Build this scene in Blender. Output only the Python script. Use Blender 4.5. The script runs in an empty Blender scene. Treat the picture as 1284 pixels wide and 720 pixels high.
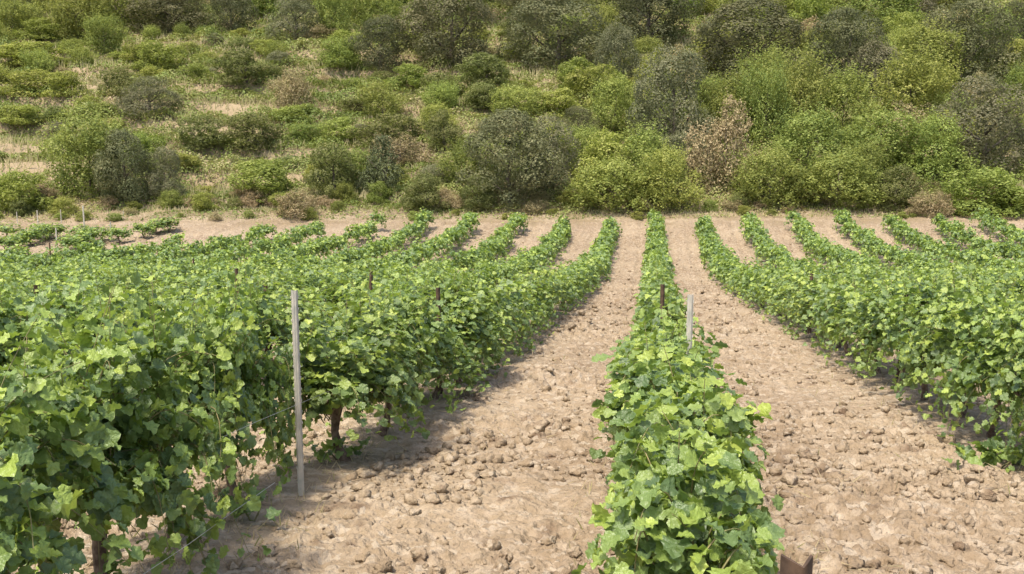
import bpy, math, random, time
_t0 = time.time()
import numpy as np
from mathutils import Matrix, Vector

# ------------------------------------------------------------------ camera, world, sun, exposure
scene = bpy.context.scene
COL = scene.collection
FOC, PITCH = 1260.0, math.atan(200 / 1260)
cam_data = bpy.data.cameras.new('camera')
cam_data.sensor_width = 36.0
cam_data.lens = FOC / 1284 * 36
cam_data.clip_start, cam_data.clip_end = 0.05, 3000
cam = bpy.data.objects.new('camera', cam_data)
COL.objects.link(cam)
cam.location = (0, 0, 0)
cam.rotation_euler = (math.pi / 2 - PITCH, 0, 0)
scene.camera = cam

SUN_EL, SUN_AZ = math.radians(65), math.radians(-142)     # azimuth clockwise from +Y (camera heading)
sun_dir = Vector((math.sin(SUN_AZ) * math.cos(SUN_EL), math.cos(SUN_AZ) * math.cos(SUN_EL), math.sin(SUN_EL)))
world = bpy.data.worlds.new('World'); scene.world = world; world.use_nodes = True
wn = world.node_tree
for n in list(wn.nodes): wn.nodes.remove(n)
sky = wn.nodes.new('ShaderNodeTexSky'); sky.sky_type = 'NISHITA'; sky.sun_disc = False
sky.sun_elevation = SUN_EL; sky.sun_rotation = SUN_AZ
sky.air_density = 1.0; sky.dust_density = 3.5; sky.ozone_density = 1.0
bg = wn.nodes.new('ShaderNodeBackground'); bg.inputs[1].default_value = 0.15
wo = wn.nodes.new('ShaderNodeOutputWorld')
wn.links.new(sky.outputs[0], bg.inputs[0]); wn.links.new(bg.outputs[0], wo.inputs[0])
sd = bpy.data.lights.new('sun', 'SUN'); sd.energy = 2.7; sd.angle = math.radians(4.0); sd.color = (1.0, 0.93, 0.80)
sun = bpy.data.objects.new('sun', sd); COL.objects.link(sun)
sun.rotation_euler = sun_dir.to_track_quat('Z', 'Y').to_euler()
sun.location = (-30, -10, 50)
vs = scene.view_settings
vs.view_transform = 'Standard'; vs.look = 'None'; vs.gamma = 1.0; vs.use_curve_mapping = False
vs.exposure = 1.02
try:
    scene.cycles.max_bounces = 7; scene.cycles.diffuse_bounces = 3; scene.cycles.glossy_bounces = 2
    scene.cycles.transmission_bounces = 4; scene.cycles.transparent_max_bounces = 4
    scene.cycles.caustics_reflective = False; scene.cycles.caustics_refractive = False
    scene.render.use_persistent_data = False
except Exception:
    pass

# ------------------------------------------------------------------ noise (numpy)
def _hash(ix, iy, seed):
    h = (ix.astype(np.int64) * 374761393 + iy.astype(np.int64) * 668265263 + seed * 974711) & 0x7fffffff
    h = ((h ^ (h >> 13)) * 1274126177) & 0x7fffffff
    h = ((h ^ (h >> 15)) * 2246822519) & 0x7fffffff
    return ((h ^ (h >> 16)) & 0xffffff) / float(0xffffff)
def vnoise(x, y, seed=0):
    x = np.asarray(x, float); y = np.asarray(y, float)
    ix, iy = np.floor(x), np.floor(y); fx, fy = x - ix, y - iy
    fx = fx * fx * (3 - 2 * fx); fy = fy * fy * (3 - 2 * fy)
    a = _hash(ix, iy, seed); b = _hash(ix + 1, iy, seed); c = _hash(ix, iy + 1, seed); d = _hash(ix + 1, iy + 1, seed)
    return (a * (1 - fx) + b * fx) * (1 - fy) + (c * (1 - fx) + d * fx) * fy
def fbm(x, y, seed=0, octaves=4):
    s = 0; amp = .5; x = np.asarray(x, float); y = np.asarray(y, float)
    for o in range(octaves):
        s = s + amp * (vnoise(x, y, seed + o * 17) - .5) * 2
        amp *= .5; x = x * 2.03 + 3.1; y = y * 2.03 + 1.7
    return s
def clods(x, y, cell, seed, keep=.75):
    """height of rounded lumps, one per cell, radius up to .65 cell"""
    x = x / cell; y = y / cell
    ix, iy = np.floor(x), np.floor(y)
    best = np.zeros_like(x)
    for dx in (-1, 0, 1):
        for dy in (-1, 0, 1):
            cx, cy = ix + dx, iy + dy
            px = cx + _hash(cx, cy, seed); py = cy + _hash(cx, cy, seed + 5)
            r = .25 + .42 * _hash(cx, cy, seed + 9) ** 1.5
            on = _hash(cx, cy, seed + 3) < keep
            ang = _hash(cx, cy, seed + 11) * 3.14; el = .65 + .35 * _hash(cx, cy, seed + 12)
            ax = (x - px) * np.cos(ang) + (y - py) * np.sin(ang); ay = -(x - px) * np.sin(ang) + (y - py) * np.cos(ang)
            d2 = ax * ax + (ay / el) ** 2
            h = np.sqrt(np.maximum(0, r * r - d2)) * on
            best = np.maximum(best, h)
    return best * cell

# ------------------------------------------------------------------ terrain
SIN, COS = math.sin(math.radians(8.5)), math.cos(math.radians(8.5))
ROW = 2.65
_V = np.array([-40, 0, 25, 33.5, 41.5, 49.6, 56.8, 60, 63, 70, 80, 100, 120, 140, 170, 230, 400])
_Z = np.array([3.2, -1.6, -4.6, -5.6, -6.2, -6.32, -5.85, -5.5, -5.15, -3.2, 0.0, 6.3, 12.2, 18.4, 27.5, 42, 75])
_vs = np.linspace(-60, 420, 4801)
_zs = np.interp(_vs, _V, _Z)
_k = np.hanning(41); _k /= _k.sum()
_zs = np.convolve(np.pad(_zs, 20, mode='edge'), _k, mode='valid')
def terrain(u, v):
    u = np.asarray(u, float); v = np.asarray(v, float)
    z = np.interp(v, _vs, _zs)
    hill = np.clip((v - 63) / 6, 0, 1)
    left = np.clip((6 - u) / 16, 0.15, 1) * np.clip((125 - v) / 20, 0.2, 1)
    w = v + 2.2 * fbm(u / 22, v / 60, 41, 2) - .05 * u
    t = (w / 5.5) % 1.0
    step = np.clip((t - .72) / .28, 0, 1); step = step * step * (3 - 2 * step)
    z = z + hill * left * 1.65 * (step - t) * .8
    z = z + hill * (1.5 * fbm(u / 17, v / 17, 7, 3) + .25 * fbm(u / 2.1, v / 2.1, 8, 3))
    z = z + .35 * fbm(u / 30, v / 30, 3, 2) * np.clip((v - 20) / 20, 0, 1) * (1 - hill)
    return z
def T(u, v): return float(terrain(np.array([u]), np.array([v]))[0])
def row_u(k, v):
    """u of row k at depth v"""
    c = .2 + ROW * k + (.12 if k < 0 else 0)
    return (c + SIN * v / COS * 1.0) / 1.0 - .55 * (max(v, 0) / 57.) ** 1.6
def ray(px, py):
    x = (px - 642) / FOC; y = (360 - py) / FOC
    return np.array([x, math.cos(PITCH) + y * math.sin(PITCH), -math.sin(PITCH) + y * math.cos(PITCH)])
def on_ground(px, py, lo=3, hi=220):
    d = ray(px, py)
    vv = np.arange(lo, hi, .1)
    h = vv * d[2] / d[1] - terrain(vv * d[0] / d[1], vv)
    i = np.argmax(h < 0)
    if h[i] >= 0: i = len(vv) - 1
    v = vv[i]; return float(v * d[0] / d[1]), float(v), float(terrain(np.array([v * d[0] / d[1]]), np.array([v]))[0])
def project(p):
    x, y, z = p
    D = y * math.cos(PITCH) - z * math.sin(PITCH)
    return 642 + FOC * x / D, 360 - FOC * (y * math.sin(PITCH) + z * math.cos(PITCH)) / D, D

# ------------------------------------------------------------------ object helpers
def np_mesh(name, verts, faces, mats, attrs=None, smooth=False, mat_idx=None):
    """faces: (n,k) int array, or a list of such arrays"""
    me = bpy.data.meshes.new(name)
    fl = faces if isinstance(faces, list) else [faces]
    loops = np.concatenate([f.reshape(-1) for f in fl]).astype(np.int32)
    counts = np.concatenate([np.full(len(f), f.shape[1]) for f in fl]).astype(np.int32)
    starts = np.concatenate([[0], np.cumsum(counts)[:-1]]).astype(np.int32)
    me.vertices.add(len(verts)); me.vertices.foreach_set('co', np.asarray(verts, np.float32).reshape(-1))
    me.loops.add(len(loops)); me.loops.foreach_set('vertex_index', loops)
    me.polygons.add(len(counts)); me.polygons.foreach_set('loop_start', starts); me.polygons.foreach_set('loop_total', counts)
    if smooth: me.polygons.foreach_set('use_smooth', np.ones(len(counts), bool))
    for m in (mats if isinstance(mats, (list, tuple)) else [mats]): me.materials.append(m)
    if mat_idx is not None: me.polygons.foreach_set('material_index', np.asarray(mat_idx, np.int32))
    for an, av in (attrs or {}).items():
        a = me.attributes.new(an, 'FLOAT', 'POINT'); a.data.foreach_set('value', np.asarray(av, np.float32))
    me.update(calc_edges=True)
    return me
def link(name, me, parent=None):
    o = bpy.data.objects.new(name, me); COL.objects.link(o)
    if parent is not None: o.parent = parent
    return o
def tag(o, label=None, cat=None, group=None, kind=None):
    if label: o['label'] = label
    if cat: o['category'] = cat
    if group: o['group'] = group
    if kind: o['kind'] = kind
    return o
def empty(name, loc, rz=0, scale=(1, 1, 1)):
    o = bpy.data.objects.new(name, None); COL.objects.link(o)
    o.location = loc; o.rotation_euler = (0, 0, rz); o.scale = scale; o.empty_display_size = .2
    return o
class Soup:
    def __init__(s): s.v = []; s.f = {}; s.a = []; s.n = 0
    def add(s, v, f, a=None):
        v = np.asarray(v, float); f = np.asarray(f, int)
        s.v.append(v); s.f.setdefault(f.shape[1], []).append(f + s.n)
        s.a.append(np.full(len(v), .5) if a is None else np.broadcast_to(np.asarray(a, float), (len(v),)))
        s.n += len(v)
    def mesh(s, name, mats, smooth=False):
        return np_mesh(name, np.concatenate(s.v), [np.concatenate(x) for x in s.f.values()], mats, {'tint': np.concatenate(s.a)}, smooth)
def tube(soup, pts, radii, n=7, rough=0, rng=None, a=None, cap=True):
    pts = np.asarray(pts, float); m = len(pts)
    tang = np.gradient(pts, axis=0); tang /= np.linalg.norm(tang, axis=1)[:, None] + 1e-9
    ref = np.array([0.31, .2, .93]) if abs(tang[0][2]) < .9 else np.array([1., 0.1, 0])
    ring = []
    for i in range(m):
        x = np.cross(ref, tang[i]); x /= np.linalg.norm(x) + 1e-9; y = np.cross(tang[i], x)
        th = np.arange(n) / n * 2 * math.pi
        r = radii[i] * (1 + (rng.uniform(-rough, rough, n) if rng is not None else 0))
        ring.append(pts[i] + np.outer(np.cos(th) * r, x) + np.outer(np.sin(th) * r, y))
    v = np.concatenate(ring)
    i0 = np.arange(n); i1 = (i0 + 1) % n
    f = np.concatenate([np.stack([k * n + i0, k * n + i1, (k + 1) * n + i1, (k + 1) * n + i0], 1) for k in range(m - 1)])
    soup.add(v, f, a)
    if cap:
        c = np.vstack([ring[-1], pts[-1]]); soup.add(c, np.stack([i0, i1, np.full(n, n)], 1), a)
def place(soup, tv, tf, pos, nrm, up, size, tint):
    """copies of the template (tv, tf): y along `up`, z along `nrm`"""
    nrm = nrm / (np.linalg.norm(nrm, axis=1)[:, None] + 1e-9)
    up = up - nrm * np.sum(up * nrm, 1)[:, None]; up /= np.linalg.norm(up, axis=1)[:, None] + 1e-9
    side = np.cross(up, nrm)
    N, n = len(pos), len(tv)
    size = np.broadcast_to(np.asarray(size, float), (N,))
    v = pos[:, None, :] + size[:, None, None] * (tv[None, :, 0:1] * side[:, None, :] + tv[None, :, 1:2] * up[:, None, :] + tv[None, :, 2:3] * nrm[:, None, :])
    f = tf[None] + (np.arange(N) * n)[:, None, None]
    soup.add(v.reshape(-1, 3), f.reshape(-1, tf.shape[1]), np.repeat(tint, n))

# ------------------------------------------------------------------ materials
def new_mat(name):
    m = bpy.data.materials.new(name); m.use_nodes = True
    nt = m.node_tree
    for n in list(nt.nodes): nt.nodes.remove(n)
    out = nt.nodes.new('ShaderNodeOutputMaterial')
    return m, nt, out
def N(nt, t, **kw):
    n = nt.nodes.new(t)
    for k, v in kw.items(): setattr(n, k, v)
    return n
def mixc(nt, fac, a, b, mode='MIX'):
    n = nt.nodes.new('ShaderNodeMix'); n.data_type = 'RGBA'; n.blend_type = mode
    for s, v in ((n.inputs[0], fac), (n.inputs[6], a), (n.inputs[7], b)):
        if hasattr(v, 'links') or hasattr(v, 'is_linked'): nt.links.new(v, s)
        elif isinstance(v, (int, float)): s.default_value = v
        else: s.default_value = (*v, 1)
    return n.outputs[2]
def noise_fac(nt, scale, lo=.35, hi=.65, detail=4, coord='Object', seed=0):
    tc = N(nt, 'ShaderNodeTexCoord'); mp = N(nt, 'ShaderNodeMapping'); mp.inputs['Location'].default_value = (seed, seed * 1.7, seed * .3)
    nt.links.new(tc.outputs[coord], mp.inputs[0])
    n = N(nt, 'ShaderNodeTexNoise'); n.inputs['Scale'].default_value = scale; n.inputs['Detail'].default_value = detail
    nt.links.new(mp.outputs[0], n.inputs['Vector'])
    r = N(nt, 'ShaderNodeMapRange'); r.inputs[1].default_value = lo; r.inputs[2].default_value = hi
    nt.links.new(n.outputs[0], r.inputs[0])
    return r.outputs[0]
def foliage_mat(name, stops, rough=.5, spec=.35, transl=.3, tcol=(.25, .38, .04), vary=.35, bump=0, hue=.045):
    m, nt, out = new_mat(name)
    at = N(nt, 'ShaderNodeAttribute', attribute_name='tint')
    ramp = N(nt, 'ShaderNodeValToRGB')
    el = ramp.color_ramp.elements
    while len(el) < len(stops): el.new(.5)
    for e, (p, c) in zip(el, stops): e.position = p; e.color = (*c, 1)
    nt.links.new(at.outputs['Fac'], ramp.inputs[0])
    oi = N(nt, 'ShaderNodeObjectInfo')
    mr = N(nt, 'ShaderNodeMapRange'); mr.inputs[3].default_value = 1 - vary; mr.inputs[4].default_value = 1 + vary
    nt.links.new(oi.outputs['Random'], mr.inputs[0])
    hsv = N(nt, 'ShaderNodeHueSaturation')
    nt.links.new(ramp.outputs[0], hsv.inputs['Color']); nt.links.new(mr.outputs[0], hsv.inputs['Value'])
    mh = N(nt, 'ShaderNodeMath', operation='MULTIPLY_ADD'); mh.inputs[1].default_value = hue; mh.inputs[2].default_value = .5 - hue / 2
    wn_ = N(nt, 'ShaderNodeTexWhiteNoise', noise_dimensions='1D'); nt.links.new(oi.outputs['Random'], wn_.inputs['W'])
    nt.links.new(wn_.outputs[0], mh.inputs[0]); nt.links.new(mh.outputs[0], hsv.inputs['Hue'])
    p = N(nt, 'ShaderNodeBsdfPrincipled'); p.inputs['Roughness'].default_value = rough
    p.inputs['Specular IOR Level'].default_value = spec
    nt.links.new(hsv.outputs[0], p.inputs['Base Color'])
    if bump:
        bp = N(nt, 'ShaderNodeBump'); bp.inputs['Strength'].default_value = .8; bp.inputs['Distance'].default_value = bump
        nt.links.new(noise_fac(nt, 38, .2, .8, 3), bp.inputs['Height']); nt.links.new(bp.outputs[0], p.inputs['Normal'])
    tr = N(nt, 'ShaderNodeBsdfTranslucent')
    tc = mixc(nt, .55, hsv.outputs[0], tcol)
    nt.links.new(tc, tr.inputs[0])
    ms = N(nt, 'ShaderNodeMixShader'); ms.inputs[0].default_value = transl
    nt.links.new(p.outputs[0], ms.inputs[1]); nt.links.new(tr.outputs[0], ms.inputs[2]); nt.links.new(ms.outputs[0], out.inputs[0])
    return m
def solid_mat(name, a, b, scale=8, rough=.8, spec=.3, metal=0, bump=.3, bscale=40):
    m, nt, out = new_mat(name)
    p = N(nt, 'ShaderNodeBsdfPrincipled'); p.inputs['Roughness'].default_value = rough; p.inputs['Metallic'].default_value = metal
    p.inputs['Specular IOR Level'].default_value = spec
    nt.links.new(mixc(nt, noise_fac(nt, scale), a, b), p.inputs['Base Color'])
    bp = N(nt, 'ShaderNodeBump'); bp.inputs['Strength'].default_value = bump; bp.inputs['Distance'].default_value = .01
    nt.links.new(noise_fac(nt, bscale, 0, 1), bp.inputs['Height']); nt.links.new(bp.outputs[0], p.inputs['Normal'])
    nt.links.new(p.outputs[0], out.inputs[0])
    return m

M = {}
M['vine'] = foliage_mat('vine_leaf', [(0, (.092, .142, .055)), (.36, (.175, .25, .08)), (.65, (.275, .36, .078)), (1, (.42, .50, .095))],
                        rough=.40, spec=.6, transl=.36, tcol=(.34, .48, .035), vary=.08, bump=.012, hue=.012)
M['bark'] = solid_mat('vine_bark', (.09, .06, .04), (.22, .16, .115), 30, .9, .2, bump=.8, bscale=60)
M['cane'] = solid_mat('vine_cane', (.13, .14, .05), (.24, .19, .09), 20, .7)
M['trunk'] = solid_mat('tree_bark', (.07, .055, .04), (.18, .15, .12), 3, .95, .2, bump=.6, bscale=15)
M['oak'] = foliage_mat('oak_leaf', [(0, (.065, .075, .034)), (.5, (.135, .14, .064)), (1, (.27, .245, .13))], .65, .2, .34, (.20, .20, .07), .2)
M['olive'] = foliage_mat('grey_green_leaf', [(0, (.10, .115, .055)), (.5, (.19, .185, .10)), (1, (.33, .295, .19))], .65, .2, .36, (.27, .29, .10), .15)
M['bramble'] = foliage_mat('bramble_leaf', [(0, (.15, .175, .04)), (.5, (.27, .29, .07)), (1, (.42, .42, .13))], .6, .2, .40, (.33, .42, .05), .2)
M['sapling'] = foliage_mat('light_green_leaf', [(0, (.13, .17, .045)), (.5, (.26, .305, .075)), (1, (.43, .45, .14))], .6, .2, .42, (.38, .42, .08), .26)
M['juniper'] = foliage_mat('juniper_leaf', [(0, (.08, .095, .045)), (1, (.18, .19, .08))], .6, .2, .15, (.12, .16, .04), .15)
M['dry'] = foliage_mat('dry_leaf', [(0, (.22, .23, .08)), (.4, (.34, .28, .145)), (1, (.49, .40, .24))], .75, .15, .25, (.35, .25, .12), .2)
M['thicket'] = foliage_mat('thicket_leaf', [(0, (.10, .115, .038)), (.5, (.18, .19, .065)), (1, (.30, .295, .11))], .6, .2, .36, (.22, .30, .04), .18)
M['straw'] = foliage_mat('straw_blade', [(0, (.24, .25, .08)), (.4, (.38, .33, .17)), (1, (.54, .43, .28))], .75, .15, .3, (.45, .38, .2), 0)
M['ground_leaf'] = foliage_mat('ground_cover_leaf', [(0, (.09, .125, .035)), (.4, (.19, .24, .058)), (.68, (.285, .30, .10)), (.9, (.36, .29, .16)), (1, (.45, .36, .22))], .6, .25, .28, (.34, .38, .07), 0)
M['galv'] = solid_mat('galvanised_steel', (.38, .37, .31), (.54, .49, .41), 14, .55, .5, .15, .15)
M['rust'] = solid_mat('rusty_steel', (.05, .032, .02), (.13, .08, .05), 18, .85, .3, .1, .4)
M['wire'] = solid_mat('steel_wire', (.3, .3, .28), (.45, .45, .42), 10, .4, .5, .6)

def soil_mat(name, hill):
    m, nt, out = new_mat(name)
    p = N(nt, 'ShaderNodeBsdfPrincipled'); p.inputs['Roughness'].default_value = .95; p.inputs['Specular IOR Level'].default_value = .12
    c = mixc(nt, noise_fac(nt, .35, .38, .62, 5), (.222, .162, .103), (.296, .226, .148))
    c = mixc(nt, noise_fac(nt, 9, .45, .75, 6, seed=4), c, (.375, .297, .212))
    c = mixc(nt, noise_fac(nt, 4, .58, .72, 6, seed=9), c, (.155, .106, .068))
    vo = N(nt, 'ShaderNodeTexVoronoi'); vo.inputs['Scale'].default_value = 17
    tc = N(nt, 'ShaderNodeTexCoord'); nt.links.new(tc.outputs['Object'], vo.inputs['Vector'])
    sep = N(nt, 'ShaderNodeSeparateColor'); nt.links.new(vo.outputs['Color'], sep.inputs[0])
    mr = N(nt, 'ShaderNodeMapRange'); mr.inputs[1].default_value = .78; mr.inputs[2].default_value = .95; mr.inputs[4].default_value = .55
    nt.links.new(sep.outputs[0], mr.inputs[0])
    c = mixc(nt, mr.outputs[0], c, (.42, .35, .265))
    if hill:
        c = mixc(nt, .6, c, (.29, .225, .13))
        g = mixc(nt, noise_fac(nt, .6, .4, .6, 6, seed=2), (.25, .215, .11), (.14, .165, .055))
        c = mixc(nt, noise_fac(nt, .16, .30, .40, 5, seed=12), g, c)
    else:                         # weeds and straw on the headland at the far end
        at = N(nt, 'ShaderNodeAttribute', attribute_name='tint')
        c = mixc(nt, at.outputs['Fac'], c, (.22, .165, .10))
    nt.links.new(c, p.inputs['Base Color'])
    bp = N(nt, 'ShaderNodeBump'); bp.inputs['Strength'].default_value = .9; bp.inputs['Distance'].default_value = .035
    nt.links.new(noise_fac(nt, 26, .1, .9, 7), bp.inputs['Height']); nt.links.new(bp.outputs[0], p.inputs['Normal'])
    nt.links.new(p.outputs[0], out.inputs[0])
    return m
M['soil'] = soil_mat('tilled_soil', False)
M['hill'] = soil_mat('hillside_soil', True)

# ------------------------------------------------------------------ the setting: ploughed ground and hillside
def grid_faces(nu, nv):
    i = np.arange(nu - 1)[None, :] + np.arange(nv - 1)[:, None] * nu
    i = i.reshape(-1); return np.stack([i, i + 1, i + nu + 1, i + nu], 1)
def row_phase(u, v):
    """distance in metres to the nearest row line"""
    c = u - SIN / COS * v + .55 * (np.maximum(v, 0) / 57.) ** 1.6 - .2
    return np.abs((c / ROW + .5) % 1.0 - .5) * ROW, np.floor(c / ROW + .5)
def soil_height(u, v):
    rp, _ = row_phase(u, v)
    tilled = np.clip((rp - .25) / .3, .5, 1) * np.clip((61.5 - v) / 2, .5, 1)
    big = fbm(u / .9, v / .9, 21, 3)
    wx = u + .05 * fbm(u / .09, v / .09, 31, 2); wy = v + .05 * fbm(u / .09 + 9, v / .09, 33, 2)
    lumps = np.clip(.75 + 1.1 * fbm(u / 1.7, v / 1.7, 51, 2), .25, 1.3)
    wx = wx + .034 * fbm(u / .05, v / .05, 35, 3); wy = wy + .034 * fbm(u / .05 + 5, v / .05, 37, 3)
    h = .035 * big + .045 * fbm(u / .28, v / .28, 61, 3)
    h = h + lumps * (.60 * clods(wx, wy, .20, 71, .42) + .55 * clods(wx, wy, .09, 81, .5)) * .62
    rid = 1 - np.abs(fbm(u / .11, v / .11, 64, 4)) * 2
    h = h + .042 * rid * lumps + .38 * clods(wx, wy, .04, 91, .8) + .010 * fbm(u / .03, v / .03, 95, 2)
    # wheel track and shallow furrows
    h = h * (1 + .8 * np.clip((v - 8) / 20, 0, 1)) + .05 * fbm(u / .5, v / .9, 66, 4) * np.clip((v - 12) / 15, 0, 1)
    h = h - .035 * (np.exp(-((rp - .85) / .12) ** 2) - .5 * np.exp(-((rp - 1.1) / .12) ** 2)) * np.clip((v - 12) / 10, 0, 1)
    h = h + .06 * np.exp(-(rp / .35) ** 2)
    return h * tilled - .02
NA, NV = 1050, 1300
vv = 1.9 * (66.0 / 1.9) ** np.linspace(0, 1, NV)
aa = np.linspace(-.70, .70, NA)
U = (vv[:, None] * aa[None, :]); V = np.repeat(vv[:, None], NA, 1)
Uf, Vf = U.reshape(-1), V.reshape(-1)
Zf = terrain(Uf, Vf) + soil_height(Uf, Vf)
dry_strip = np.clip((Vf - 57.5) / 2, 0, 1) * np.clip(.5 + 1.6 * fbm(Uf / 1.2, Vf / .8, 77, 4), 0, 1)
me = np_mesh('ground', np.stack([Uf, Vf, Zf], 1), grid_faces(NA, NV), M['soil'], {'tint': dry_strip}, smooth=False)
tag(link('ground', me), kind='structure')
# wide apron of the same field round and behind the camera, a little lower than the fine sheet
gu, gv = np.meshgrid(np.linspace(-140, 140, 281), np.linspace(-38, 64, 103))
gu, gv = gu.reshape(-1), gv.reshape(-1)
inside = (np.abs(gu) < np.maximum(gv, 0) * .66) & (gv > 3)
gz = terrain(gu, gv) - np.where(inside, .30, .06)
tag(link('ground_beyond', np_mesh('ground_beyond', np.stack([gu, gv, gz], 1), grid_faces(281, 103), M['soil'], {'tint': gv * 0}, True)), kind='structure')
hv = np.concatenate([np.arange(63.2, 130, .45), np.arange(130, 400, 4.)])
hu = np.linspace(-1, 1, 420)
HU = hu[None, :] * (55 + hv[:, None] * .75); HV = np.repeat(hv[:, None], 420, 1)
HU, HV = HU.reshape(-1), HV.reshape(-1)
hz = terrain(HU, HV) + .06 * fbm(HU, HV, 5, 3)
tag(link('hillside', np_mesh('hillside', np.stack([HU, HV, hz], 1), grid_faces(420, len(hv)), M['hill'], None, True)), kind='structure')

rng = np.random.default_rng(7)
# loose clods lying on the tilled soil
def ico(sub):
    t = (1 + 5 ** .5) / 2
    v = [(-1, t, 0), (1, t, 0), (-1, -t, 0), (1, -t, 0), (0, -1, t), (0, 1, t), (0, -1, -t), (0, 1, -t), (t, 0, -1), (t, 0, 1), (-t, 0, -1), (-t, 0, 1)]
    f = [(0, 11, 5), (0, 5, 1), (0, 1, 7), (0, 7, 10), (0, 10, 11), (1, 5, 9), (5, 11, 4), (11, 10, 2), (10, 7, 6), (7, 1, 8), (3, 9, 4), (3, 4, 2), (3, 2, 6), (3, 6, 8), (3, 8, 9), (4, 9, 5), (2, 4, 11), (6, 2, 10), (8, 6, 7), (9, 8, 1)]
    v = [np.array(p) / np.linalg.norm(p) for p in v]
    for _ in range(sub):
        cache, nf = {}, []
        def mid(a, b):
            k = (min(a, b), max(a, b))
            if k not in cache:
                m_ = v[a] + v[b]; v.append(m_ / np.linalg.norm(m_)); cache[k] = len(v) - 1
            return cache[k]
        for a, b, c in f:
            ab, bc, ca = mid(a, b), mid(b, c), mid(c, a); nf += [(a, ab, ca), (b, bc, ab), (c, ca, bc), (ab, bc, ca)]
        f = nf
    return np.array(v), np.array(f)
cs = Soup()
def clod_batch(n, v0, v1, sub, smin, smax, path_only=True):
    tv, tf = ico(sub)
    v = 1 / rng.uniform(1 / v1, 1 / v0, n); u = v * rng.uniform(-.62, .62, n)
    rp, k = row_phase(u, v)
    keep = (rp > .35) & (vnoise(u / .8, v / .8, 123) > .35); u, v = u[keep], v[keep]; n = len(u)
    s = smin + (smax - smin) * rng.random(n) ** 3.2
    z = terrain(u, v) + soil_height(u, v)
    jit = 1 + rng.uniform(-.24, .24, (n, len(tv)))
    jit *= 1 + .3 * np.sin(tv[None, :, 0] * 3.1 + rng.uniform(0, 6, (n, 1))) * np.sin(tv[None, :, 1] * 3.7 + rng.uniform(0, 6, (n, 1)))
    sc = rng.uniform(.65, 1.25, (n, 3)); sc[:, 2] *= .75
    th = rng.uniform(0, 6.28, n); c, s_ = np.cos(th), np.sin(th)
    p = tv[None] * jit[..., None] * sc[:, None, :] * s[:, None, None]
    q = np.stack([p[..., 0] * c[:, None] - p[..., 1] * s_[:, None], p[..., 0] * s_[:, None] + p[..., 1] * c[:, None], p[..., 2]], -1)
    q += np.stack([u, v, z + s * .25], 1)[:, None, :]
    f = tf[None] + (np.arange(n) * len(tv))[:, None, None]
    cs.add(q.reshape(-1, 3), f.reshape(-1, 3), 0.)
clod_batch(2600, 2.2, 9, 2, .008, .05)
clod_batch(6500, 6, 24, 1, .012, .06)
clod_batch(7000, 18, 57, 0, .03, .10)
tag(link('soil_clods', cs.mesh('soil_clods', M['soil'], False)), 'loose pale clods of ploughed earth scattered over the bare paths', 'earth clods', kind='stuff')

# ------------------------------------------------------------------ grapevines
LEAF_HALF = [(.0, .02), (.15, -.14), (.38, -.10), (.52, .08), (.49, .24), (.62, .42), (.46, .52), (.38, .62), (.26, .86), (.0, .96)]
def leaf_template(pts, cup=.35, droop=.3):
    ring = pts + [(-x, y) for x, y in pts[-2:0:-1]]
    ring = np.array(ring); c = np.array([[0, .33]])
    p = np.vstack([ring, c]); n = len(ring)
    z = cup * np.abs(p[:, 0]) ** 1.4 - droop * np.clip(p[:, 1], 0, 2) ** 2 * .6
    z[:n] += .07 * np.sin(np.arange(n) * 2.4 + .8) + .04 * np.sin(np.arange(n) * 4.1)
    v = np.column_stack([p, z])
    i = np.arange(n); return v, np.stack([i, (i + 1) % n, np.full(n, n)], 1)
HI = leaf_template(LEAF_HALF)
MID = leaf_template([(.0, .05), (.36, -.12), (.56, .32), (.30, .58), (.0, 1.0)])
LOW = (np.array([(0, -.1, 0), (.5, .35, .12), (0, 1., -.2), (-.5, .35, .12)]), np.array([[0, 1, 2, 3]]))

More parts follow.
